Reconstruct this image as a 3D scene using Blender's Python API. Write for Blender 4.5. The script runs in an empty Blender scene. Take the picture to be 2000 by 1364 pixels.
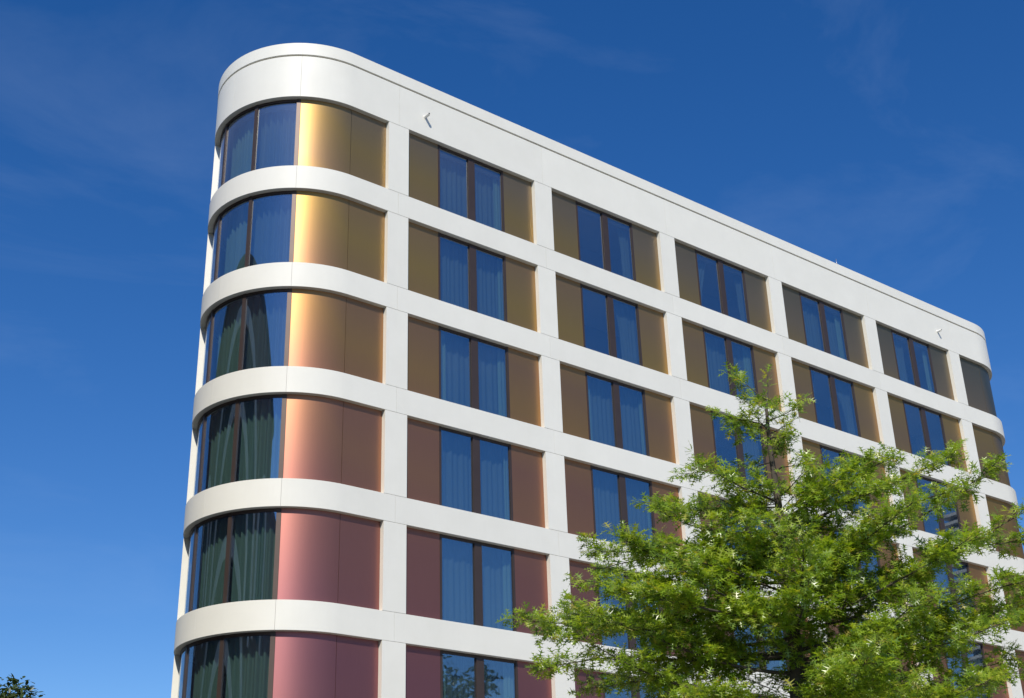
import bpy, math, random
import numpy as np
from mathutils import Vector, Matrix
R_ = math.radians
scene = bpy.context.scene
col = scene.collection

# ------------------------------------------------------------------ camera
CAM = Vector((-19.26, -29.54, 1.60))
YAW, PITCH, ROLL, FPX = 0.6821, 0.4400, -0.0309, 2598.9
fw = Vector((math.sin(YAW)*math.cos(PITCH), math.cos(YAW)*math.cos(PITCH), math.sin(PITCH)))
rt = Vector((math.cos(YAW), -math.sin(YAW), 0)); up = rt.cross(fw)
r2 = rt*math.cos(ROLL) + up*math.sin(ROLL); u2 = -rt*math.sin(ROLL) + up*math.cos(ROLL)
cd = bpy.data.cameras.new('camera'); cam = bpy.data.objects.new('camera', cd); col.objects.link(cam)
cd.sensor_width = 36; cd.lens = 36*FPX/2000; cd.clip_start = .1; cd.clip_end = 6000
cam.matrix_world = Matrix(((r2.x, u2.x, -fw.x, CAM.x), (r2.y, u2.y, -fw.y, CAM.y), (r2.z, u2.z, -fw.z, CAM.z), (0, 0, 0, 1)))
scene.camera = cam

# ------------------------------------------------------------------ sky, sun, exposure
SUN_AZ, SUN_EL = 221.0, 42.0
world = bpy.data.worlds.new("World"); scene.world = world; world.use_nodes = True
nt = world.node_tree; nt.nodes.clear()
def N(nt, t, **kw):
    n = nt.nodes.new(t)
    for k, v in kw.items(): setattr(n, k, v)
    return n
sky = N(nt, 'ShaderNodeTexSky', sky_type='NISHITA', sun_disc=False)
sky.sun_elevation = R_(SUN_EL); sky.sun_rotation = R_(SUN_AZ)
sky.air_density = 1.0; sky.dust_density = 0.1; sky.ozone_density = 3.0; sky.altitude = 200
hsv = N(nt, 'ShaderNodeHueSaturation'); hsv.inputs['Saturation'].default_value = 1.34; hsv.inputs['Value'].default_value = 1.0; hsv.inputs['Hue'].default_value = .511
tc = N(nt, 'ShaderNodeTexCoord'); mp = N(nt, 'ShaderNodeMapping')
mp.inputs['Scale'].default_value = (2.0, 5.0, 9.0); mp.inputs['Rotation'].default_value = (0.25, 0.1, -0.5)
noi = N(nt, 'ShaderNodeTexNoise'); noi.inputs['Scale'].default_value = 1.1; noi.inputs['Detail'].default_value = 7; noi.inputs['Roughness'].default_value = .6; noi.inputs['Distortion'].default_value = .6
cr = N(nt, 'ShaderNodeMapRange'); cr.inputs['From Min'].default_value = .52; cr.inputs['From Max'].default_value = .85; cr.inputs['To Max'].default_value = .075
mixc = N(nt, 'ShaderNodeMix', data_type='RGBA'); mixc.inputs['B'].default_value = (5.4, 6.6, 8.2, 1)
bg = N(nt, 'ShaderNodeBackground'); bg.inputs['Strength'].default_value = 0.110
wo = N(nt, 'ShaderNodeOutputWorld')
L = nt.links.new
L(sky.outputs[0], hsv.inputs['Color']); L(tc.outputs['Generated'], mp.inputs[0]); L(mp.outputs[0], noi.inputs['Vector'])
L(noi.outputs['Fac'], cr.inputs[0]); L(cr.outputs[0], mixc.inputs['Factor']); L(hsv.outputs[0], mixc.inputs['A']); L(mixc.outputs['Result'], bg.inputs[0]); L(bg.outputs[0], wo.inputs[0])

sd = bpy.data.lights.new('sun', 'SUN'); sd.energy = 4.5; sd.angle = R_(.53); sd.color = (1.0, .935, .82)
sun = bpy.data.objects.new('sun', sd); col.objects.link(sun)
S_DIR = Vector((math.sin(R_(SUN_AZ))*math.cos(R_(SUN_EL)), math.cos(R_(SUN_AZ))*math.cos(R_(SUN_EL)), math.sin(R_(SUN_EL))))
sun.rotation_euler = S_DIR.to_track_quat('Z', 'Y').to_euler(); sun.location = (0, 0, 80)
vs = scene.view_settings; vs.view_transform = 'Standard'; vs.look = 'None'; vs.gamma = 1; vs.use_curve_mapping = False; vs.exposure = 0.17
scene.cycles.max_bounces = 10; scene.cycles.transparent_max_bounces = 16

# ------------------------------------------------------------------ materials
def new_mat(name):
    m = bpy.data.materials.new(name); m.use_nodes = True
    nt = m.node_tree; return m, nt, nt.nodes['Principled BSDF']
def setp(b, **kw):
    for k, v in kw.items():
        k = k.replace('_', ' ')
        b.inputs[k].default_value = v
def pos_noise(nt, scale, detail=4, rough=.55, stretch=(1, 1, 1)):
    g = N(nt, 'ShaderNodeNewGeometry'); mp = N(nt, 'ShaderNodeMapping'); mp.inputs['Scale'].default_value = stretch
    n = N(nt, 'ShaderNodeTexNoise'); n.inputs['Scale'].default_value = scale; n.inputs['Detail'].default_value = detail; n.inputs['Roughness'].default_value = rough
    nt.links.new(g.outputs['Position'], mp.inputs[0]); nt.links.new(mp.outputs[0], n.inputs['Vector']); return n.outputs['Fac']
def ramp(nt, src, stops):
    r = N(nt, 'ShaderNodeValToRGB'); e = r.color_ramp.elements
    while len(e) > 1: e.remove(e[-1])
    e[0].position = stops[0][0]; e[0].color = (*stops[0][1], 1)
    for p, c in stops[1:]:
        x = e.new(p); x.color = (*c, 1)
    nt.links.new(src, r.inputs[0]); return r.outputs[0]
def bump(nt, b, src, strength, dist):
    bp = N(nt, 'ShaderNodeBump'); bp.inputs['Strength'].default_value = strength; bp.inputs['Distance'].default_value = dist
    nt.links.new(src, bp.inputs['Height']); nt.links.new(bp.outputs[0], b.inputs['Normal'])
def simple(name, c, rough=.6, metal=0, var=.0, scale=3, spec=.5):
    m, nt, b = new_mat(name); setp(b, Base_Color=(*c, 1), Roughness=rough, Metallic=metal, Specular_IOR_Level=spec)
    if var:
        f = pos_noise(nt, scale)
        nt.links.new(ramp(nt, f, [(.25, tuple(x*(1-var) for x in c)), (.75, tuple(min(1, x*(1+var)) for x in c))]), b.inputs['Base Color'])
    return m

def glint(nt, base, fac, rough, an):
    """rolled sheet: a faint sheen that scatters along the height of the panel and hardly across it"""
    tg = N(nt, 'ShaderNodeCombineXYZ'); tg.inputs[0].default_value = .021; tg.inputs[1].default_value = .013; tg.inputs[2].default_value = 1; g = N(nt, 'ShaderNodeBsdfAnisotropic')
    g.inputs['Roughness'].default_value = rough; g.inputs['Anisotropy'].default_value = an; g.inputs['Rotation'].default_value = 0
    nt.links.new(tg.outputs[0], g.inputs['Tangent']); ms = N(nt, 'ShaderNodeMixShader'); ms.inputs[0].default_value = fac
    nt.links.new(base, ms.inputs[1]); nt.links.new(g.outputs[0], ms.inputs[2]); nt.links.new(ms.outputs[0], nt.nodes['Material Output'].inputs[0])
def white_cladding():
    m, nt, b = new_mat('white_cladding')
    f = pos_noise(nt, .9, 6, .62); f2 = pos_noise(nt, 3.0, 4, .6, (3, 3, .25))
    c1 = ramp(nt, f, [(.3, (.695, .69, .63)), (.7, (.735, .73, .67))])
    c2 = ramp(nt, f2, [(.35, (.955, .955, .95)), (.62, (1, 1, 1))])
    mx = N(nt, 'ShaderNodeMix', data_type='RGBA', blend_type='MULTIPLY'); mx.inputs['Factor'].default_value = .18
    nt.links.new(c1, mx.inputs['A']); nt.links.new(c2, mx.inputs['B'])
    # each panel off its own batch: very slight tone difference
    oi = N(nt, 'ShaderNodeObjectInfo'); mr = N(nt, 'ShaderNodeMapRange'); mr.inputs['To Min'].default_value = .965; mr.inputs['To Max'].default_value = 1.0
    nt.links.new(oi.outputs['Random'], mr.inputs[0])
    mv = N(nt, 'ShaderNodeVectorMath', operation='SCALE'); nt.links.new(mx.outputs['Result'], mv.inputs[0]); nt.links.new(mr.outputs[0], mv.inputs['Scale'])
    nt.links.new(mv.outputs[0], b.inputs['Base Color'])
    setp(b, Roughness=.5, Specular_IOR_Level=.3)
    bump(nt, b, pos_noise(nt, 45, 3), .05, .004)
    glint(nt, b.outputs[0], .06, .17, .90)
    return m
WHITE = white_cladding()

def iridescent():
    """colour-shifting metal sheet: gold on the top storeys, copper and mauve lower down, greener at a slant"""
    m, nt, b = new_mat('colour_shift_metal')
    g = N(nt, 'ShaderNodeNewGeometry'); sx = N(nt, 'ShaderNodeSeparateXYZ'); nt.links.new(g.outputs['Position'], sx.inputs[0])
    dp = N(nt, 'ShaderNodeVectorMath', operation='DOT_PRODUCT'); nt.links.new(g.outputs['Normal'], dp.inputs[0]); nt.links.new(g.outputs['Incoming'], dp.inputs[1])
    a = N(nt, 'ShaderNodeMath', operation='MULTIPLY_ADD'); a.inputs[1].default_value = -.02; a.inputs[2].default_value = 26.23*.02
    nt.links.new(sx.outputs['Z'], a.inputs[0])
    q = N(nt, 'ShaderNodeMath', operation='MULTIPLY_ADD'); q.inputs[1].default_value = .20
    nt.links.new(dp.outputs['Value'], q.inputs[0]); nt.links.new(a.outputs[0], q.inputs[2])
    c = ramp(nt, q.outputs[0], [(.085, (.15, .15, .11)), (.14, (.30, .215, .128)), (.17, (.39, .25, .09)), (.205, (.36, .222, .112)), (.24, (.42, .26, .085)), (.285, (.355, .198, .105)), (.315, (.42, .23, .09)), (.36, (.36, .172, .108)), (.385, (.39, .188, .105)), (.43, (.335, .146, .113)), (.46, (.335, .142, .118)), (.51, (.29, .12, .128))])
    f = pos_noise(nt, 6, 3, .5, (6, 6, .3)); f2 = ramp(nt, f, [(.3, (.97, .97, .97)), (.7, (1.0, 1.0, 1.0))])
    mx = N(nt, 'ShaderNodeMix', data_type='RGBA', blend_type='MULTIPLY'); mx.inputs['Factor'].default_value = 1
    nt.links.new(c, mx.inputs['A']); nt.links.new(f2, mx.inputs['B']); nt.links.new(mx.outputs['Result'], b.inputs['Base Color'])
    setp(b, Metallic=.86, Roughness=.475, Anisotropic=.3, Anisotropic_Rotation=0)
    tg = N(nt, 'ShaderNodeCombineXYZ'); tg.inputs[0].default_value = .021; tg.inputs[1].default_value = .013; tg.inputs[2].default_value = 1; nt.links.new(tg.outputs[0], b.inputs['Tangent'])
    bump(nt, b, pos_noise(nt, .8, 2, .5), .05, .03)
    return m
IRID = iridescent()

def glass(name, tint, lo, hi):
    m, nt, b = new_mat(name); nt.nodes.remove(b); out = nt.nodes['Material Output']
    tr = N(nt, 'ShaderNodeBsdfTransparent'); tr.inputs[0].default_value = (*tint, 1)
    gl = N(nt, 'ShaderNodeBsdfGlossy'); gl.inputs['Roughness'].default_value = .015; gl.inputs['Color'].default_value = (.86, .93, 1.0, 1)
    g = N(nt, 'ShaderNodeNewGeometry'); dp = N(nt, 'ShaderNodeVectorMath', operation='DOT_PRODUCT'); nt.links.new(g.outputs['Normal'], dp.inputs[0]); nt.links.new(g.outputs['Incoming'], dp.inputs[1])
    ab = N(nt, 'ShaderNodeMath', operation='ABSOLUTE'); nt.links.new(dp.outputs['Value'], ab.inputs[0])
    om = N(nt, 'ShaderNodeMath', operation='SUBTRACT'); om.inputs[0].default_value = 1; nt.links.new(ab.outputs[0], om.inputs[1])
    fr = N(nt, 'ShaderNodeMath', operation='POWER'); fr.inputs[1].default_value = 5; nt.links.new(om.outputs[0], fr.inputs[0])      # Schlick
    mr = N(nt, 'ShaderNodeMapRange'); mr.inputs['To Min'].default_value = lo; mr.inputs['To Max'].default_value = hi
    mixs = N(nt, 'ShaderNodeMixShader')
    # a thin film of dust: weak wide glare beside the mirror image
    tg = N(nt, 'ShaderNodeCombineXYZ'); tg.inputs[0].default_value = .021; tg.inputs[1].default_value = .013; tg.inputs[2].default_value = 1; g2 = N(nt, 'ShaderNodeBsdfAnisotropic'); g2.inputs['Roughness'].default_value = .3; g2.inputs['Anisotropy'].default_value = .75; g2.inputs['Rotation'].default_value = 0; nt.links.new(tg.outputs[0], g2.inputs['Tangent'])
    m2 = N(nt, 'ShaderNodeMixShader'); m2.inputs[0].default_value = .14
    nt.links.new(gl.outputs[0], m2.inputs[1]); nt.links.new(g2.outputs[0], m2.inputs[2])
    nt.links.new(fr.outputs[0], mr.inputs[0]); nt.links.new(mr.outputs[0], mixs.inputs[0]); nt.links.new(tr.outputs[0], mixs.inputs[1]); nt.links.new(m2.outputs[0], mixs.inputs[2]); nt.links.new(mixs.outputs[0], out.inputs[0])
    bp = N(nt, 'ShaderNodeBump'); bp.inputs['Strength'].default_value = .08; bp.inputs['Distance'].default_value = .012
    nt.links.new(pos_noise(nt, 1.3, 1, .4, (1, 1, .6)), bp.inputs['Height']); nt.links.new(bp.outputs[0], gl.inputs['Normal'])
    return m
GLASS = glass('coated_glass', (.84, .88, .88), .26, 1.0)

FRAME = simple('brown_anodised_frame', (.07, .05, .044), .45, .5, .08, 2)
DARK = simple('dark_gasket', (.012, .012, .013), .6)
GREYM = simple('joint_backing', (.16, .16, .15), .8)
SLAB = simple('room_plaster', (.42, .42, .40), .9, 0, .05, 2)
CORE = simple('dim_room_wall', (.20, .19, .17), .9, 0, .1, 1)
ROOFM = simple('roof_membrane', (.2, .2, .2), .9, 0, .15, 1)
PIPE = simple('white_pipe', (.72, .72, .70), .4)
def curtain_mat(name, c):
    m, nt, b = new_mat(name); setp(b, Base_Color=(*c, 1), Roughness=.9, Specular_IOR_Level=.1)
    tl = N(nt, 'ShaderNodeBsdfTranslucent'); tl.inputs[0].default_value = (*c, 1)
    mx = N(nt, 'ShaderNodeMixShader'); mx.inputs[0].default_value = .3; out = nt.nodes['Material Output']
    nt.links.new(b.outputs[0], mx.inputs[1]); nt.links.new(tl.outputs[0], mx.inputs[2]); nt.links.new(mx.outputs[0], out.inputs[0])
    return m
SHEER = curtain_mat('sheer_curtain', (.115, .165, .175))
DRAPE = curtain_mat('green_drape', (.19, .31, .26))

# ------------------------------------------------------------------ object helpers
def empty(name, loc, **props):
    o = bpy.data.objects.new(name, None); o.location = loc; col.objects.link(o)
    for k, v in props.items(): o[k] = v
    return o
def wloc(o):
    v = Vector((0, 0, 0))
    while o is not None: v += Vector(o.location); o = o.parent
    return v
def mk(name, V, F, mat, parent=None, smooth=None, **props):
    """one mesh object from world-space vertices"""
    me = bpy.data.meshes.new(name)
    off = wloc(parent) if parent else Vector((0, 0, 0))
    me.from_pydata([(v[0]-off.x, v[1]-off.y, v[2]-off.z) for v in V], [], F)
    if smooth is not None: me.polygons.foreach_set('use_smooth', smooth if not isinstance(smooth, bool) else [smooth]*len(me.polygons))
    me.materials.append(mat); me.update()
    o = bpy.data.objects.new(name, me); col.objects.link(o)
    if parent: o.parent = parent
    for k, v in props.items(): o[k] = v
    return o
class MB:
    def __init__(s): s.V = []; s.F = []; s.S = []
    def box(s, a, b):
        i = len(s.V); (x0, y0, z0), (x1, y1, z1) = a, b
        s.V += [(x0, y0, z0), (x1, y0, z0), (x1, y1, z0), (x0, y1, z0), (x0, y0, z1), (x1, y0, z1), (x1, y1, z1), (x0, y1, z1)]
        s.F += [tuple(i+k for k in f) for f in ((3, 2, 1, 0), (4, 5, 6, 7), (0, 1, 5, 4), (1, 2, 6, 5), (2, 3, 7, 6), (3, 0, 4, 7))]; s.S += [False]*6
    def tube(s, pts, rad, n=6, cap=True):
        i0 = len(s.V); k = len(pts)
        for j, p in enumerate(pts):
            p = Vector(p); d = (Vector(pts[min(j+1, k-1)])-Vector(pts[max(j-1, 0)])).normalized()
            a = d.orthogonal().normalized() if abs(d.z) > .9 else d.cross(Vector((0, 0, 1))).normalized(); b = d.cross(a)
            r = rad[j] if hasattr(rad, '__len__') else rad
            for t in range(n):
                w = 2*math.pi*t/n; s.V.append(tuple(p+a*(r*math.cos(w))+b*(r*math.sin(w))))
        for j in range(k-1):
            for t in range(n):
                s.F.append((i0+j*n+t, i0+j*n+(t+1) % n, i0+(j+1)*n+(t+1) % n, i0+(j+1)*n+t)); s.S.append(True)
        if cap:
            s.F.append(tuple(i0+(k-1)*n+t for t in range(n))); s.S.append(False)
    def build(s, name, mat, parent=None, **p):
        return mk(name, s.V, s.F, mat, parent, s.S, **p)

# ------------------------------------------------------------------ hotel: a rounded wedge in plan, run along its outline
FH, WH, PW, BAY = 3.30, 2.513, .757, 5.948          # storey, opening height, pier width, bay
ZT = 26.23                                          # head of the top windows
RC, SA, SB = 2.93, -1.295, 32.2                     # corner radius, start of the left and right corner
TH_L, TH_R = R_(140), R_(96)
REC = .16                                           # depth of the reveals
def path(s):
    if s < SA:
        t = (SA-s)/RC; e = 0
        if t > TH_L: e = (t-TH_L)*RC; t = TH_L
        x = SA-RC*math.sin(t); y = RC-RC*math.cos(t)
        return x-e*math.cos(t), y+e*math.sin(t), -math.sin(t), -math.cos(t)
    if s > SB:
        t = (s-SB)/RC; e = 0
        if t > TH_R: e = (t-TH_R)*RC; t = TH_R
        return SB+RC*math.sin(t)+e*math.cos(t), RC-RC*math.cos(t)+e*math.sin(t), math.sin(t), -math.cos(t)
    return s, 0., 0., -1.
def pt(s, d, z):
    x, y, nx, ny = path(s); return (x-nx*d, y-ny*d, z)
def sL(deg): return SA-RC*R_(deg)                   # outline position at an angle round the left corner
def sR(deg): return SB+RC*R_(deg)
def stations(s0, s1):
    marks = [s0, s1]
    for a, b in ((SA-RC*TH_L, SA), (SB, SB+RC*TH_R)):
        lo, hi = max(s0, a), min(s1, b)
        if hi > lo:
            n = max(1, int(math.ceil((hi-lo)/(RC*R_(1.6))))); marks += [lo+(hi-lo)*k/n for k in range(n+1)]
    marks = sorted(marks); out = [marks[0]]
    for m in marks[1:]:
        if m-out[-1] > 1e-4: out.append(m)
    return out
def sweep(mb, s0, s1, d0, d1, z0, z1, bev=0.):
    """closed solid following the outline from s0 to s1, between depths d0<d1 and heights z0<z1"""
    st = stations(s0, s1); n = len(st)
    prof = [(d0, z0), (d0, z1), (d1, z1), (d1, z0)]
    if bev: prof = [(d0, z0+bev), (d0, z1-bev), (d0+bev, z1), (d1, z1), (d1, z0), (d0+bev, z0)]
    k = len(prof)
    for a in range(k):
        b = (a+1) % k; i = len(mb.V)
        for s in st: mb.V.append(pt(s, *prof[a])); mb.V.append(pt(s, *prof[b]))
        for j in range(n-1):
            mb.F.append((i+2*j, i+2*j+2, i+2*j+3, i+2*j+1)); mb.S.append(True)
    for s, rev in ((st[0], False), (st[-1], True)):
        i = len(mb.V); mb.V += [pt(s, *p) for p in prof]
        f = tuple(range(i, i+k)); mb.F.append(f[::-1] if rev else f); mb.S.append(False)
def piece(name, mat, parent, s0, s1, d0, d1, z0, z1, bev=0., **p):
    mb = MB(); sweep(mb, s0, s1, d0, d1, z0, z1, bev); return mb.build(name, mat, parent, **p)

hotel = empty('hotel_building', (12, 8, 0), label='white banded hotel with a rounded corner and gold to copper metal panels', category='building')
rng = random.Random(7)
ROWS = 7
Z_TOP, Z_GR0, Z_GR1 = ZT+2.03, ZT+1.525, ZT+1.575
piers = [(k*BAY, k*BAY+PW) for k in range(6)]
LP = (sL(121), sL(134))                              # pier behind the left corner: s decreases leftwards
RP = (sR(80), sR(92))
S_END_L, S_END_R = sL(140)-34, sR(96)+20
joints = [S_END_L, sL(140)-11, sL(127.5), sL(81), sL(34)] + [(a+b)/2 for a, b in piers] + [sR(34), sR(86), S_END_R]
G = .003
# parapet, coping
for a, b in zip(joints[:-1], joints[1:]):
    piece('parapet_panel', WHITE, hotel, a+G, b-G, 0, .30, ZT, Z_GR0, .006)
    piece('coping', WHITE, hotel, a+G*.5, b-G*.5, -.012, .42, Z_GR1, Z_TOP, .01)
piece('coping_groove', simple('groove_shadow_gap', (.05, .05, .05), .8), hotel, S_END_L, S_END_R, .05, .30, Z_GR0, Z_GR1)
piece('parapet_backing', GREYM, hotel, S_END_L, S_END_R, .31, .40, ZT-.25, Z_GR0-.005)
# spandrel bands
for r in range(ROWS):
    z1 = ZT-r*FH-WH; z0 = ZT-(r+1)*FH
    for a, b in zip(joints[:-1], joints[1:]):
        piece('spandrel_panel', WHITE, hotel, a+G, b-G, 0, .30, z0, z1, .006)
    piece('spandrel_backing', GREYM, hotel, S_END_L, S_END_R, .31, .42, z0+.02, z1-.02)
# ground storey wall below the last band
ZG = ZT-ROWS*FH
piece('ground_floor_wall', simple('dark_shopfront', (.06, .06, .065), .2), hotel, S_END_L, S_END_R, .25, .40, 0.0, ZG-.003)
for a, b in piers: piece('column', WHITE, hotel, a, b, 0.0, .24, 0.0, ZG-.004, .006)

def window(s0, s1, z0, z1, kind, seed):
    """frame > two panes, mullion, curtains; s0..s1 clear glass width"""
    rg = random.Random(seed); mid = (s0+s1)/2
    f = MB(); d0, d1 = REC-.012, REC+.10
    for a, b, c, d in ((s0-.05, s0+.022, z0, z1), (s1-.022, s1+.05, z0, z1)): sweep(f, a, b, d0+.004, d1, c, d)
    sweep(f, s0+.022, s1-.022, d0+.016, d1, z1-.085, z1); sweep(f, s0+.022, s1-.022, d0+.016, d1, z0, z0+.05)
    fr = f.build('window', FRAME, hotel)
    m = MB(); sweep(m, mid-.13, mid+.13, d0-.012, d1, z0+.05, z1-.085); m.build('mullion', FRAME, fr)
    for a, b in ((s0+.022, mid-.13), (mid+.13, s1-.022)):
        p = MB(); sweep(p, a, b, REC+.03, REC+.036, z0+.05, z1-.085)
        # a pane stands a hair out of true, as real glazing does
        o = p.build('pane', GLASS, fr)
        g = MB(); w = .016
        sweep(g, a, a+w, REC+.018, REC+.029, z0+.05, z1-.085); sweep(g, b-w, b, REC+.018, REC+.029, z0+.05, z1-.085); g.build('gasket', DARK, fr)
    def curtain(a, b, mat, dep, amp, per, taper=0, ztop=None):
        n = max(6, int((b-a)/per*7)); V = []; F = []; ph = rg.random()*6; zt = z1+.05; zb = z0-.05; m_ = 5
        for j in range(m_+1):
            t = j/m_; z = zt+(zb-zt)*t
            for i in range(n+1):
                u = i/n; x = a+(b-a)*u
                if taper > 0: x = a+(b-a)*u*(1-abs(taper)*math.sin(t*math.pi*.55))
                if taper < 0: x = b-(b-a)*(1-u)*(1-abs(taper)*math.sin(t*math.pi*.55))
                d = dep+amp*.62*math.sin(x/per*6.283+ph+.6*math.sin(x*5.1+ph))*(.7+.3*t)+.4*amp*math.sin(x*13.7+ph*2)
                V.append(pt(x, d, z))
        for j in range(m_):
            for i in range(n):
                q = j*(n+1)+i; F.append((q, q+1, q+n+2, q+n+1))
        mk('curtain', V, F, mat, fr, True)
    if kind == 'full':
        curtain(s0-.1, s1+.1, SHEER, .50, .05, rg.uniform(.16, .22))
        curtain(s0-.15, s0+rg.uniform(.05, .35), DRAPE, .40, .05, .13)
        curtain(s1-rg.uniform(.05, .35), s1+.15, DRAPE, .40, .05, .13)
    elif kind == 'sides':
        curtain(s0-.15, s0+rg.uniform(.25, 1.0), SHEER, .46, .05, .15, rg.uniform(.05, .55))
        curtain(s1-rg.uniform(.25, 1.0), s1+.15, SHEER, .46, .05, .15, -rg.uniform(.05, .6))
    elif kind == 'one':
        if rg.random() < .5: curtain(s0-.15, mid+rg.uniform(-.2, .5), SHEER, .46, .05, .17, rg.uniform(.0, .4))
        else: curtain(mid-rg.uniform(-.2, .4), s1+.15, SHEER, .50, .05, .17, -rg.uniform(0, .4))
        curtain(s1-rg.uniform(.15, .4), s1+.15, DRAPE, .42, .05, .14)
    else:
        curtain(s0-.15, s0+rg.uniform(.2, .4), DRAPE, .46, .05, .14, .2)

tone = ['gold', 'warm gold', 'apricot gold', 'copper', 'rose copper', 'mauve pink', 'mauve pink']
for r in range(ROWS):
    z1 = ZT-r*FH; z0 = z1-WH
    for a, b in piers: piece('pier', WHITE, hotel, a, b, 0, .30, z0+.006, z1-.006, .006)
    piece('pier', WHITE, hotel, LP[1], LP[0], 0, .30, z0+.006, z1-.006, .006)
    piece('pier', WHITE, hotel, RP[0], RP[1], 0, .30, z0+.006, z1-.006, .006)
    zb, zc = z0-.02, z1+.02
    # five regular bays
    for k in range(5):
        a, b = piers[k][1], piers[k+1][0]; c = (a+b)/2
        piece('metal_panel', IRID, hotel, a+.004, c-1.352, REC, REC+.06, zb, zc)
        piece('metal_panel', IRID, hotel, c+1.352, b-.004, REC, REC+.06, zb, zc)
        kind = 'full' if k == 0 or rng.random() < .15 else rng.choice(['sides', 'sides', 'one', 'open'])
        window(c-1.30, c+1.30, z0-.004, z1+.004, kind, r*31+k)
    # left corner: flat panel, curved panel, curved glazing
    piece('metal_panel', IRID, hotel, SA+.006, -.004, REC, REC+.06, zb, zc)
    piece('curved_metal_panel', IRID, hotel, sL(33.6), SA-.006, REC, REC+.06, zb, zc, label='curved %s metal panel at the rounded corner' % tone[r])
    f = MB()
    for c, w in ((35.0, .13), (63.6, .12), (95.0, .11)):
        s = sL(c); sweep(f, s-w/2, s+w/2, REC-.01, REC+.10, z0-.004, z1+.004)
    gl = [(sL(63.6)+.06, sL(35.0)-.065), (sL(95)+.055, sL(63.6)-.06), (LP[0]+.004, sL(95)-.055)]
    for a, b in gl:
        sweep(f, a, b, REC+.004, REC+.10, z1-.085, z1+.004); sweep(f, a, b, REC+.004, REC+.10, z0-.004, z0+.045)
    fr = f.build('corner_window', FRAME, hotel)
    for a, b in gl:
        p = MB(); sweep(p, a+.002, b-.002, REC+.03, REC+.036, z0+.045, z1-.085); p.build('pane', GLASS, fr)
    rg = random.Random(100+r)
    def ccurt(a, b, mat, dep, amp, per):
        n = max(8, int((b-a)/per*7)); V = []; F = []; ph = rg.random()*6
        for z in (z1+.05, (z0+z1)/2, z0-.05):
            for i in range(n+1):
                x = a+(b-a)*i/n
                V.append(pt(x, dep+amp*math.sin(x/per*6.283+ph+.7*math.sin(x*4+ph))+.3*amp*math.sin(x*11), z))
        for j in range(2):
            for i in range(n):
                q = j*(n+1)+i; F.append((q, q+1, q+n+2, q+n+1))
        mk('curtain', V, F, mat, fr, True)
    ccurt(sL(66), sL(32), DRAPE if r >= 3 else SHEER, .55, .07, .24)
    ccurt(sL(99), sL(68), DRAPE, .55, .07, .22)
    # right corner: curved dark panels, then the plain return walls
    piece('metal_panel', IRID, hotel, piers[5][1]+.004, SB-.006, REC, REC+.06, zb, zc)
    piece('curved_metal_panel', IRID, hotel, SB+.006, sR(40), REC, REC+.06, zb, zc, label='curved dark olive metal panel at the far corner')
    piece('curved_metal_panel', IRID, hotel, sR(40)+.01, RP[0]-.004, REC, REC+.06, zb, zc, label='curved dark olive metal panel at the far corner')
    piece('rear_panel', IRID, hotel, S_END_L, LP[1]-.004, REC, REC+.06, zb, zc)
    piece('rear_panel', IRID, hotel, RP[1]+.004, S_END_R, REC, REC+.06, zb, zc)

# floor slabs, inner core and roof
def outline(d, z):
    st = stations(S_END_L, S_END_R); return [pt(s, d, z) for s in st]
def slab(name, d, z0, z1, mat):
    A = outline(d, z0); B = outline(d, z1); n = len(A); V = A+B
    F = [tuple(range(n))[::-1], tuple(range(n, 2*n))]+[(i, (i+1) % n, n+(i+1) % n, n+i) for i in range(n)]
    mk(name, V, F, mat, hotel)
for r in range(ROWS): slab('floor_slab', .43, ZT-(r+1)*FH+.06, ZT-r*FH-WH-.06, SLAB)
slab('roof', .43, ZT+.05, ZT+.45, ROOFM)
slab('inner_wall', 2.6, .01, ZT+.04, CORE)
# party walls between the rooms
for k in range(6):
    x = piers[k][0]+PW/2
    mb = MB(); mb.box((x-.1, .44, ZG), (x+.1, 2.59, ZT+.04)); mb.build('party_wall', SLAB, hotel)

# lightning rod on the coping
lr = MB(); lr.tube([(22.6, .12, Z_TOP-.002), (22.6, .12, Z_TOP+.10)], .045, 8); lr.tube([(22.6, .12, Z_TOP+.10), (22.6, .12, Z_TOP+.34)], .012, 6)
lr.build('lightning_rod', simple('galvanised', (.4, .4, .42), .4, .8), hotel)

# overflow pipes through the parapet
def spout(x, lab, length):
    z = ZT+.73; mb = MB(); n = 14; ro, ri = .052, .042
    for (ra, ya, rb, yb) in ((ro, .02, ro, -length), (ro, -length, ri, -length), (ri, -length, ri, .0)):
        i = len(mb.V)
        for t in range(n):
            w = 2*math.pi*t/n; mb.V.append((x+ra*math.cos(w), ya, z+ra*math.sin(w)))
        for t in range(n):
            w = 2*math.pi*t/n; mb.V.append((x+rb*math.cos(w), yb, z+rb*math.sin(w)))
        for t in range(n): mb.F.append((i+t, i+n+t, i+n+(t+1) % n, i+(t+1) % n)); mb.S.append(True)
    o = mb.build('overflow_pipe', PIPE, hotel, label=lab)
    c = MB(); c.tube([(x, -.004, z), (x, -.002, z)], .042, 14); c.build('pipe_bore', DARK, o)
    e = MB()
    i = 0
    for rr, yy in ((.053, 0.0), (.075, 0.0), (.075, -.008), (.053, -.008)):
        for t in range(n):
            w = 2*math.pi*t/n; e.V.append((x+rr*math.cos(w), yy, z+rr*math.sin(w)))
    for j in range(3):
        for t in range(n): e.F.append((j*n+t, j*n+(t+1) % n, (j+1)*n+(t+1) % n, (j+1)*n+t)); e.S.append(False)
    e.build('collar', PIPE, o)
spout(1.39, 'white overflow pipe through the parapet near the rounded corner', .24)
spout(29.1, 'white overflow pipe through the parapet near the far corner', .22)

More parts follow.
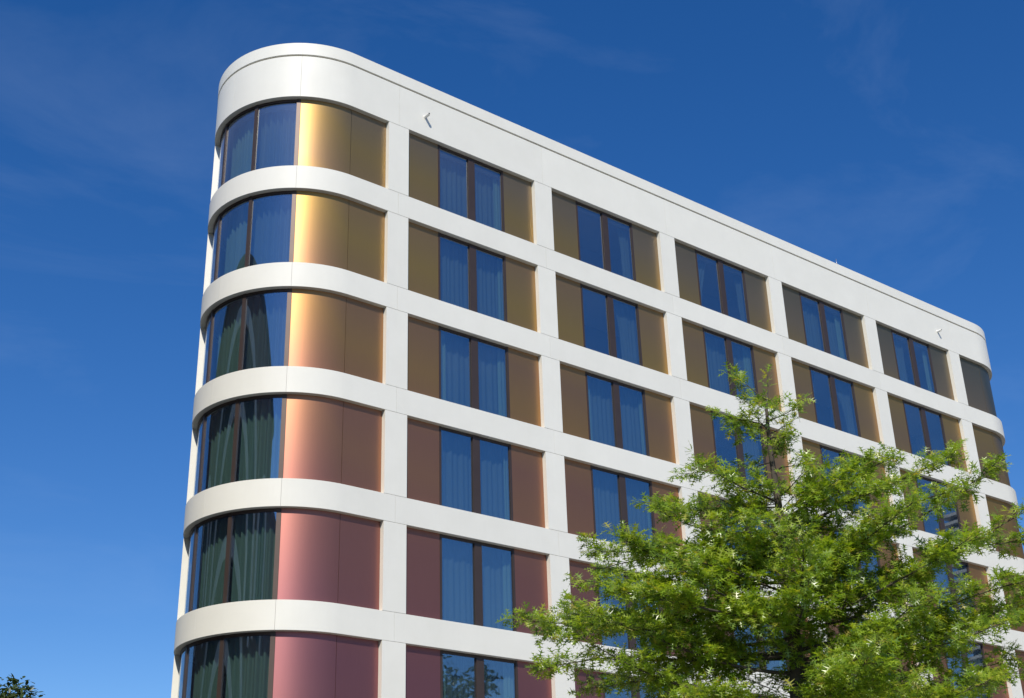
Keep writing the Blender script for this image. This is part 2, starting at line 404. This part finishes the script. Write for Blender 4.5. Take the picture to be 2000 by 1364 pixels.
# ------------------------------------------------------------------ ground and street
def ground_mat(name, c, var, scale):
    m, nt, b = new_mat(name); setp(b, Roughness=.9)
    f = pos_noise(nt, scale, 8, .65); nt.links.new(ramp(nt, f, [(.3, tuple(x*(1-var) for x in c)), (.7, tuple(x*(1+var) for x in c))]), b.inputs['Base Color'])
    return m
def rect(name, x0, x1, y0, y1, z0, z1, mat, **p):
    mb = MB(); mb.box((x0, y0, z0), (x1, y1, z1)); return mb.build(name, mat, None, **p)
mk('ground', [(-2500, -2500, -.02), (2500, -2500, -.02), (2500, 2500, -.02), (-2500, 2500, -.02)], [(0, 1, 2, 3)], ground_mat('ground', (.17, .16, .13), .25, .3), kind='structure')
rect('road', -120, 120, -17, -8, -.016, -.008, ground_mat('asphalt', (.05, .05, .05), .2, 4), kind='structure')
rect('pavement', -120, 120, -60, -17.0, -.015, .0, ground_mat('paving', (.30, .29, .27), .12, 2), kind='structure')
rect('pavement', -4.5, 34, -8, -.01, -.015, .12, ground_mat('paving_b', (.30, .29, .27), .12, 2), kind='structure')

# ------------------------------------------------------------------ trees
BARK = simple('bark', (.055, .045, .035), .9, 0, .3, 14)
def leaf_mat(name, stops, trans, spec=.5, rough=.4):
    m, nt, b = new_mat(name); g = N(nt, 'ShaderNodeNewGeometry'); oi = N(nt, 'ShaderNodeObjectInfo')
    ad = N(nt, 'ShaderNodeMath', operation='ADD'); fr = N(nt, 'ShaderNodeMath', operation='FRACT')
    nt.links.new(g.outputs['Random Per Island'], ad.inputs[0]); nt.links.new(oi.outputs['Random'], ad.inputs[1]); nt.links.new(ad.outputs[0], fr.inputs[0])
    c = ramp(nt, fr.outputs[0], stops); nt.links.new(c, b.inputs['Base Color']); setp(b, Roughness=rough, Specular_IOR_Level=spec)
    tl = N(nt, 'ShaderNodeBsdfTranslucent'); mxc = N(nt, 'ShaderNodeMix', data_type='RGBA', blend_type='MULTIPLY'); mxc.inputs['Factor'].default_value = 1; mxc.inputs['B'].default_value = (2.0, 1.85, .55, 1)
    nt.links.new(c, mxc.inputs['A']); nt.links.new(mxc.outputs['Result'], tl.inputs[0])
    ms = N(nt, 'ShaderNodeMixShader'); ms.inputs[0].default_value = trans; out = nt.nodes['Material Output']
    nt.links.new(b.outputs[0], ms.inputs[1]); nt.links.new(tl.outputs[0], ms.inputs[2]); nt.links.new(ms.outputs[0], out.inputs[0])
    return m
OAK = leaf_mat('oak_leaf', [(0, (.085, .16, .016)), (.3, (.175, .28, .022)), (.7, (.25, .35, .03)), (.93, (.33, .40, .055)), (1, (.32, .27, .05))], .42, .8, .33)
DKLEAF = leaf_mat('dark_leaf', [(0, (.03, .05, .012)), (.6, (.05, .08, .018)), (1, (.08, .105, .03))], .25)

def oak_leaf(seed):
    """pin oak leaf: five to seven long pointed lobes with deep sinuses, about unit length"""
    rg = random.Random(seed)
    half = [(.0, .012), (.18, .02), (.24, .045), (.22+.03*rg.random(), .30+.05*rg.random()), (.31, .055), (.38, .045), (.54+.05*rg.random(), .46+.06*rg.random()), (.505, .10), (.56, .042), (.66, .05), (.82+.04*rg.random(), .31+.05*rg.random()), (.775, .055), (.86, .035)]
    tip = (1.0, 0)
    pts = half+[tip]+[(x, -y*(.92+.16*rg.random())) for x, y in half[::-1]]
    bend = rg.uniform(.1, .3); fold = rg.uniform(.15, .45); tw = rg.uniform(-.3, .3)
    V = [(x-.0, y, -bend*x*x*.6+fold*abs(y)+tw*y*x-.12*abs(y)**1.5) for x, y in pts]
    # midrib vertices so each half is its own strip of polygons
    ribs = [.0, .22, .355, .54, .73, .88]
    n = len(half); rib0 = len(V); V += [(x, 0, -bend*x*x*.6) for x in ribs]
    F = []
    def side(idx):   # idx: outline indexes from base to tip
        q = [(0, 2, 0, 1), (2, 5, 1, 2), (5, 8, 2, 3), (8, 10, 3, 4), (10, 12, 4, 5)]
        q = [(idx[a:b+1], rib0+c, rib0+d) for a, b, c, d in ((0, 2, 0, 1), (2, 4, 1, 2), (4, 5, 2, 2), (5, 7, 2, 3), (7, 9, 3, 4), (9, 11, 4, 5), (11, 12, 5, 5))]
        for ids, c, d in q:
            f = list(ids)+([d] if d == c else [d, c]); F.append(f)
        F.append([idx[12], idx[13], rib0+5])
    side(list(range(n+1))); 
    m = len(F); side([2*n-i for i in range(n)]+[n]) if False else None
    right = [2*n-i for i in range(n)]+[n]
    k0 = len(F); side(right)
    F[k0:] = [f[::-1] for f in F[k0:]]
    return np.array(V, float), F
LEAVES = [oak_leaf(s) for s in range(4)]

def basis(d, nrm):
    x = d.normalized(); z = (nrm-x*nrm.dot(x))
    if z.length < 1e-4: z = x.orthogonal()
    z.normalize(); y = z.cross(x); return Matrix((x, y, z)).transposed()

def scatter_mesh(name, items, shapes, mat, parent, **p):
    """many leaves as one mesh; items = (shape index, location, 3x3, size)"""
    Vs = []; loops = []; sizes = []; base = 0
    off = np.array(wloc(parent))
    for si, loc, M, sz in items:
        V, F = shapes[si]; W = (V*sz)@np.array(M).T+np.array(loc)-off
        Vs.append(W)
        for f in F: loops.extend([i+base for i in f]); sizes.append(len(f))
        base += len(V)
    Vs = np.concatenate(Vs); me = bpy.data.meshes.new(name)
    me.vertices.add(len(Vs)); me.vertices.foreach_set('co', Vs.ravel())
    me.loops.add(len(loops)); me.loops.foreach_set('vertex_index', loops)
    me.polygons.add(len(sizes)); st = np.concatenate([[0], np.cumsum(sizes)[:-1]]); me.polygons.foreach_set('loop_start', st.astype(np.int32))
    me.update(calc_edges=True); me.materials.append(mat); me.validate()
    o = bpy.data.objects.new(name, me); o.parent = parent; col.objects.link(o)
    for k, v in p.items(): o[k] = v
    return o

def ray(u, v):
    return (fw*FPX + r2*(u-1000) - u2*(v-682)).normalized()

# --- the pin oak in front of the hotel
OD = 14.0
def oak_point(u, v, depth=0.):
    """point on the upright plane through the trunk, seen at photo position u, v, moved away by depth"""
    d = ray(u, v); h = Vector((math.sin(R_(51)), math.cos(R_(51)), 0)); t = (OD+depth)/d.dot(h); return CAM+d*t
tb = oak_point(1560, 1300); TREE = Vector((tb.x, tb.y, 0))
oak = empty('pin_oak_tree', TREE, label='young pin oak with spiky bright green leaves in front of the hotel', category='tree')
rg = random.Random(21)
lead_uv = [(1560, 1420), (1556, 1300), (1546, 1180), (1530, 1060), (1517, 960), (1503, 870), (1497, 800), (1500, 762)]
lead = [TREE+Vector((0, 0, -.05)), TREE+Vector((.03, .02, 1.6))]+[oak_point(u, v) for u, v in lead_uv]
lead_r = [.13, .11, .085, .075, .062, .05, .036, .026, .016, .006]
mb = MB(); mb.tube(lead, lead_r, 10); mb.build('trunk', BARK, oak)
def on_lead(z):
    for a, b in zip(lead[:-1], lead[1:]):
        if a.z <= z <= b.z: return a+(b-a)*((z-a.z)/(b.z-a.z))
    return lead[-1].copy()
def lead_rad(z):
    zs = [p.z for p in lead]; return float(np.interp(z, zs, lead_r))
items = []; twigs = MB(); branches = []
def add_leaves(p, d, n, spread=1.0):
    for _ in range(n):
        a = Vector((rg.gauss(0, 1), rg.gauss(0, 1), rg.gauss(0, .7))).normalized()
        dirn = (d*.75+a*spread+Vector((0, 0, -.12))).normalized()
        nrm = (Vector((0, 0, 1))*.75+S_DIR*1.05+Vector((rg.gauss(0, .5), rg.gauss(0, .5), rg.gauss(0, .4))))
        sz = min(.145, max(.05, rg.gauss(.105, .022)))
        items.append((rg.randrange(4), p+dirn*.012, basis(dirn, nrm), sz))
def twig(p, d, length, r, depth=0):
    n = 4; pts = [p]; q = p.copy(); dd = d.normalized()
    for i in range(n):
        dd = (dd+Vector((rg.gauss(0, .18), rg.gauss(0, .18), rg.gauss(.02, .12)))).normalized(); q = q+dd*(length/n); pts.append(q.copy())
    twigs.tube(pts, [r*(1-.8*i/n) for i in range(n+1)], 4)
    for i in range(1, n+1):
        add_leaves(pts[i], (pts[i]-pts[i-1]).normalized(), 2 if i < n else 5)
    if depth == 0 and length > .22:
        for i in (1, 2, 3):
            for sgn in (-1, 1):
                if rg.random() < .62:
                    sd_ = dd.cross(Vector((0, 0, 1))).normalized()*sgn
                    twig(pts[i], (dd*.7+sd_*.8+Vector((0, 0, rg.gauss(.1, .25)))), length*rg.uniform(.35, .6), r*.6, 1)
def branch(p0, p1, sag=.0, dens=1.0, r0=None):
    """limb from the leader to a tip, with leafy side twigs over its outer part"""
    Ln = (p1-p0).length; n = max(4, int(Ln/.22)); pts = []
    w1, w2 = rg.gauss(0, .05), rg.gauss(0, .05); side = (p1-p0).cross(Vector((0, 0, 1))).normalized()
    for i in range(n+1):
        t = i/n; q = p0.lerp(p1, t)+Vector((0, 0, -sag*math.sin(math.pi*t)*Ln))+side*(w1*math.sin(3.1*t)*Ln)+Vector((0, 0, w2*math.sin(6.3*t)*Ln*.5)); pts.append(q)
    r = r0 or min(.022, .007+.006*Ln)
    m = MB(); m.tube(pts, [r*(1-.86*i/n) for i in range(n+1)], 6); branches.append(m)
    step = .056/dens; s = max(.12, .16*Ln); tot = Ln
    while s < tot:
        t = s/tot; i = min(n-1, int(t*n)); p = pts[i].lerp(pts[i+1], t*n-i); d = (pts[i+1]-pts[i]).normalized()
        sd_ = d.cross(Vector((0, 0, 1))).normalized()*rg.choice((-1, 1))
        ln = rg.uniform(.13, .40)*min(1, .5+Ln*.35)*(1.1-.5*t)
        twig(p, d*.75+sd_*rg.uniform(.3, 1.1)+Vector((0, 0, rg.gauss(.10, .20))), ln, .0045)
        s += step*rg.uniform(.6, 1.4)
    twig(pts[-1], (pts[-1]-pts[-2]), .16, .004, 1); add_leaves(pts[-1], (pts[-1]-pts[-2]).normalized(), 4)
# limbs whose tips make the outline (photo position of tip, drop of the fork below the tip in metres, depth of the tip)
tips = [(1436, 740, .34, .1), (1500, 756, .10, 0), (1552, 792, .12, -.1), (1420, 812, .10, -.25), (1535, 852, .12, .3), (1470, 800, .15, -.3),
        (1345, 925, .30, .2), (1372, 905, .35, -.5), (1268, 982, .45, .5), (1290, 1000, .25, -.6), (1168, 1078, .35, .3), (1215, 1052, .5, -.5), (1145, 1135, .15, -.2), (1180, 1110, .2, .8),
        (1018, 1212, .12, .0), (1075, 1232, .05, .6), (1072, 1304, .0, -.2), (1150, 1345, -.1, .5), (1130, 1200, .2, -.9), (1220, 1160, .2, -1.2),
        (1690, 905, .55, .3), (1640, 935, .35, -.5), (1742, 892, .75, .4), (1858, 884, 1.0, .6), (1928, 922, .95, .0), (1850, 962, .7, -.6), (1780, 985, .6, -.9),
        (1992, 1005, .85, -.2), (2010, 1060, .6, .5), (1905, 1050, .6, -.7), (2005, 1135, .5, -.5), (2040, 1190, .3, .3), (1960, 1215, .25, -.9), (2015, 1300, .15, .0), (1930, 1330, .0, -.8), (1850, 1150, .4, -1.2)]
for u, v, drop, dep in tips:
    p1 = oak_point(u, v, dep); z0 = min(p1.z-drop, lead[-1].z-.05); p0 = on_lead(z0)
    branch(p0, p1, rg.uniform(-.03, .05), 1.0)
# limbs filling the crown all round
def envelope(z):
    return float(np.interp(z, [2.2, 3.0, 4.2, 4.9, 5.6, 6.2, 6.8, 7.3, 7.8], [1.6, 2.5, 2.7, 2.35, 1.45, .8, .42, .3, .12]))
zz = 2.3; ang = 0.
while zz < lead[-1].z-.15:
    ang += 2.4+rg.gauss(0, .3); rr = envelope(zz+.25)*rg.uniform(.55, .9); p0 = on_lead(zz)
    branch(p0, p0+Vector((math.cos(ang)*rr, math.sin(ang)*rr, rr*rg.uniform(.10, .34))), rg.uniform(-.02, .06), .85)
    zz += (rg.uniform(.05, .10) if zz < 5.2 else rg.uniform(.07, .12)) if zz > 3.4 else .14
zz = 3.6
while zz < 6.2:                                      # short leafy shoots close to the stem
    ang += 2.4; p0 = on_lead(zz); rr = rg.uniform(.35, .8)
    branch(p0, p0+Vector((math.cos(ang)*rr, math.sin(ang)*rr, rr*rg.uniform(.2, .6))), 0, .9, .006)
    zz += .09
for m in branches: m.build('branch', BARK, oak)
twigs.build('twigs', BARK, oak, kind='stuff')
# the 300 leaves that show largest are objects; the rest is one mass
def seen_size(it):
    p = Vector(it[1])-CAM; z = p.dot(fw); u = 1000+FPX*p.dot(r2)/z; v = 682-FPX*p.dot(u2)/z
    if not (0 < u < 2000 and 0 < v < 1364): return 0
    nz = abs(Vector(it[2].col[2]).dot(p.normalized())); return it[3]/z*(.35+nz)
order = sorted(range(len(items)), key=lambda i: -seen_size(items[i])); big = set(order[:300])
leaf_me = []
for V, F in LEAVES:
    me = bpy.data.meshes.new('leaf'); me.from_pydata(V.tolist(), [], F); me.materials.append(OAK); leaf_me.append(me)
off = Vector(TREE)
for i in order[:300]:
    si, loc, M, sz = items[i]; o = bpy.data.objects.new('leaf', leaf_me[si]); col.objects.link(o); o.parent = oak
    o.matrix_local = Matrix.Translation(Vector(loc)-off)@M.to_4x4()@Matrix.Scale(sz, 4)
scatter_mesh('foliage', [it for i, it in enumerate(items) if i not in big], LEAVES, OAK, oak, kind='stuff')
print('oak leaves', len(items), 'branches', len(branches))

# --- ordinary broadleaf trees: one at the far left of the street, others across the street that the windows mirror
OVAL = [(np.array([(0, 0, 0), (.3, .22, .03), (.7, .2, .02), (1, 0, -.05), (.7, -.2, .02), (.3, -.22, .03)], float), [[0, 1, 2, 3], [0, 3, 4, 5]])]
def broadleaf(base, h, cr, seed, label, n, ls, group=None):
    rg = random.Random(seed); b = Vector(base)
    root = empty('broadleaf_tree', b, label=label, category='tree')
    if group: root['group'] = group
    top = b+Vector((0, 0, h*.85)); tr = MB(); tr.tube([b, b+Vector((.1, 0, h*.3)), b+Vector((0, .15, h*.6)), top], [h*.022, h*.017, h*.010, .02], 8); tr.build('trunk', BARK, root)
    its = []; cl = []
    for k in range(26):
        a = rg.uniform(0, 6.28); e = rg.uniform(-.5, 1); q = rg.uniform(.45, 1)
        c = b+Vector((math.cos(a)*cr*q*math.sqrt(max(0.05, 1-e*e*.8)), math.sin(a)*cr*q*math.sqrt(max(0.05, 1-e*e*.8)), h*.66+e*h*.27)); cl.append((c, cr*rg.uniform(.22, .42)))
        m = MB(); s = b+Vector((0, 0, h*rg.uniform(.3, .6))); m.tube([s, s.lerp(c, .5)+Vector((0, 0, -.2)), c], [h*.007, h*.004, .015], 5); m.build('branch', BARK, root)
    cl.append((b+Vector((0, 0, h*.9)), cr*.35))
    for _ in range(n):
        c, r = rg.choice(cl); v = Vector((rg.gauss(0, 1), rg.gauss(0, 1), rg.gauss(0, 1))).normalized()*r*rg.random()**.4
        d = Vector((rg.gauss(0, 1), rg.gauss(0, 1), rg.gauss(-.3, .6))).normalized(); its.append((0, c+v, basis(d, v+Vector((0, 0, .6*r))), ls*rg.uniform(.7, 1.3)))
    scatter_mesh('foliage', its, OVAL, DKLEAF, root, kind='stuff'); return root
def at(u, v, dist):
    d = ray(u, v); return CAM+d*(dist/math.hypot(d.x, d.y))
q = at(-22, 1326, 62); broadleaf((q.x, q.y, 0), q.z*1.0, 3.6, 5, 'dark green tree top at the lower left below the sky', 14000, .26)
broadleaf((21, -33, 0), 20.5, 5, 9, 'tall dark tree across the street mirrored in a fifth row window', 5000, .4, 'trees across the street')
broadleaf((29, -36, 0), 19, 5, 10, 'broad dark tree across the street to the right of the tall one', 5000, .4, 'trees across the street')

# ------------------------------------------------------------------ brick church hall opposite the rounded corner, mirrored in its glass
BRICK = simple('dark_brick', (.13, .075, .055), .9, 0, .3, 5); STONE = simple('pale_stone', (.62, .60, .55), .8, 0, .1, 2); SLATE = simple('slate', (.05, .052, .06), .6, 0, .25, 3)
church = empty('brick_church', (-18.0, 4.4, 0), label='dark brick church hall with a curved gable and pale arched windows opposite the rounded corner', category='building')
cx, cy, ca = -18.0, 4.4, R_(280)
ox = Vector((-math.sin(ca), -math.cos(ca), 0)); oy = Vector((-ox.y, ox.x, 0))         # ox faces the hotel corner, oy runs along the front
def cw(a, b, z): return tuple(Vector((cx, cy, 0))+oy*a+ox*b+Vector((0, 0, z)))
def prism(prof, b0, b1, name, mat, parent):
    n = len(prof); V = [cw(a, b0, z) for a, z in prof]+[cw(a, b1, z) for a, z in prof]
    F = [tuple(range(n)), tuple(range(2*n-1, n-1, -1))]+[(i, n+i, n+(i+1) % n, (i+1) % n) for i in range(n)]
    return mk(name, V, F, mat, parent)
def roofline(a): return 28.4-(abs(a)/17.0)**1.9*4.6
side = [-17+34*k/24 for k in range(25)]
prism([(-17, 0), (17, 0)]+[(a, roofline(a)) for a in side[::-1]], -.6, 0, 'gable_wall', BRICK, church)
prism([(-16.8, 0), (16.8, 0)]+[(a*.985, roofline(a)-.3) for a in side[::-1]], -26, -.61, 'nave', BRICK, church)
prism([(a*1.02, roofline(a)+.5) for a in side]+[(a*1.02, roofline(a)+.02) for a in side[::-1]], -26.5, .35, 'roof', SLATE, church)
prism([(-28, 0), (-17.02, 0), (-17.02, 22.3), (-28, 21.2)], -20, -.9, 'side_wing', BRICK, church)
def arch(c, z0, w, h, bo=0., name='arched_window'):
    k = 12; inner = [(c-w, z0), (c+w, z0)]+[(c+w*math.cos(t*math.pi/k), z0+h+w*1.15*math.sin(t*math.pi/k)) for t in range(k+1)]
    fr = prism(inner, .02+bo, .06+bo, name, DARK, church)
    w2 = w+.75; out = [(c+w2, z0-.3)]+[(c+w2*math.cos(t*math.pi/k), z0+h+w2*1.15*math.sin(t*math.pi/k)) for t in range(k+1)]+[(c-w2, z0-.3)]
    inn = [(c+w, z0-.3)]+[(c+w*math.cos(t*math.pi/k), z0+h+w*1.15*math.sin(t*math.pi/k)) for t in range(k+1)]+[(c-w, z0-.3)]
    n = len(out); V = [cw(a, .02+bo, z) for a, z in out+inn]+[cw(a, .3+bo, z) for a, z in out+inn]; F = []
    for i in range(n-1):
        F += [(2*n+i, 2*n+i+1, 2*n+n+i+1, 2*n+n+i), (i, i+1, 2*n+i+1, 2*n+i), (n+i+1, n+i, 3*n+i, 3*n+i+1)]
    mk('arch_surround', V, F, STONE, fr)
arch(0, 13.5, 9.0, 2.0); arch(0, 13.6, 6.4, .8, .1); arch(0, 1.0, 8.4, 5.5); arch(0, 1.1, 5.8, 4.4, .1)
for c in (-13.2, 13.2): arch(c, 14, 1.8, 4.0); arch(c, 4, 1.8, 4.5)

# ------------------------------------------------------------------ office block with horizontal fins behind the far end
office = empty('office_block', (80, -4, 0), label='dark office block with pale horizontal fins at the right edge', category='building')
OX, OY0, OY1, OZ = 66.0, -24.0, 17.0, 31.4
mb = MB(); mb.box((OX, OY0, 0), (OX+28, OY1, OZ)); mb.build('facade', simple('dark_curtain_wall', (.018, .018, .02), .25), office)
FIN = simple('pale_fin', (.30, .30, .29), .6)
mb = MB(); mb.box((OX+.5, 5.0, OZ+.01), (OX+20, OY1-.4, OZ+5.4)); mb.build('penthouse', bpy.data.materials['dark_curtain_wall'], office)
z = 3.0; proto = None
while z < OZ+.2:
    m = MB(); m.box((OX-.45, OY0-.45, z), (OX+28.3, OY1+.25, z+.22))
    if proto is None:
        proto = m.build('fin', FIN, office); z_p = z
    else:
        o = proto.copy(); col.objects.link(o); o.parent = office; o.location = (0, 0, z-z_p)
    z += .62
z = OZ+.5
for k in range(8):
    m = MB(); m.box((OX+.05, 4.6, z+k*.62), (OX+20.3, OY1, z+k*.62+.22)); m.build('fin', FIN, office)
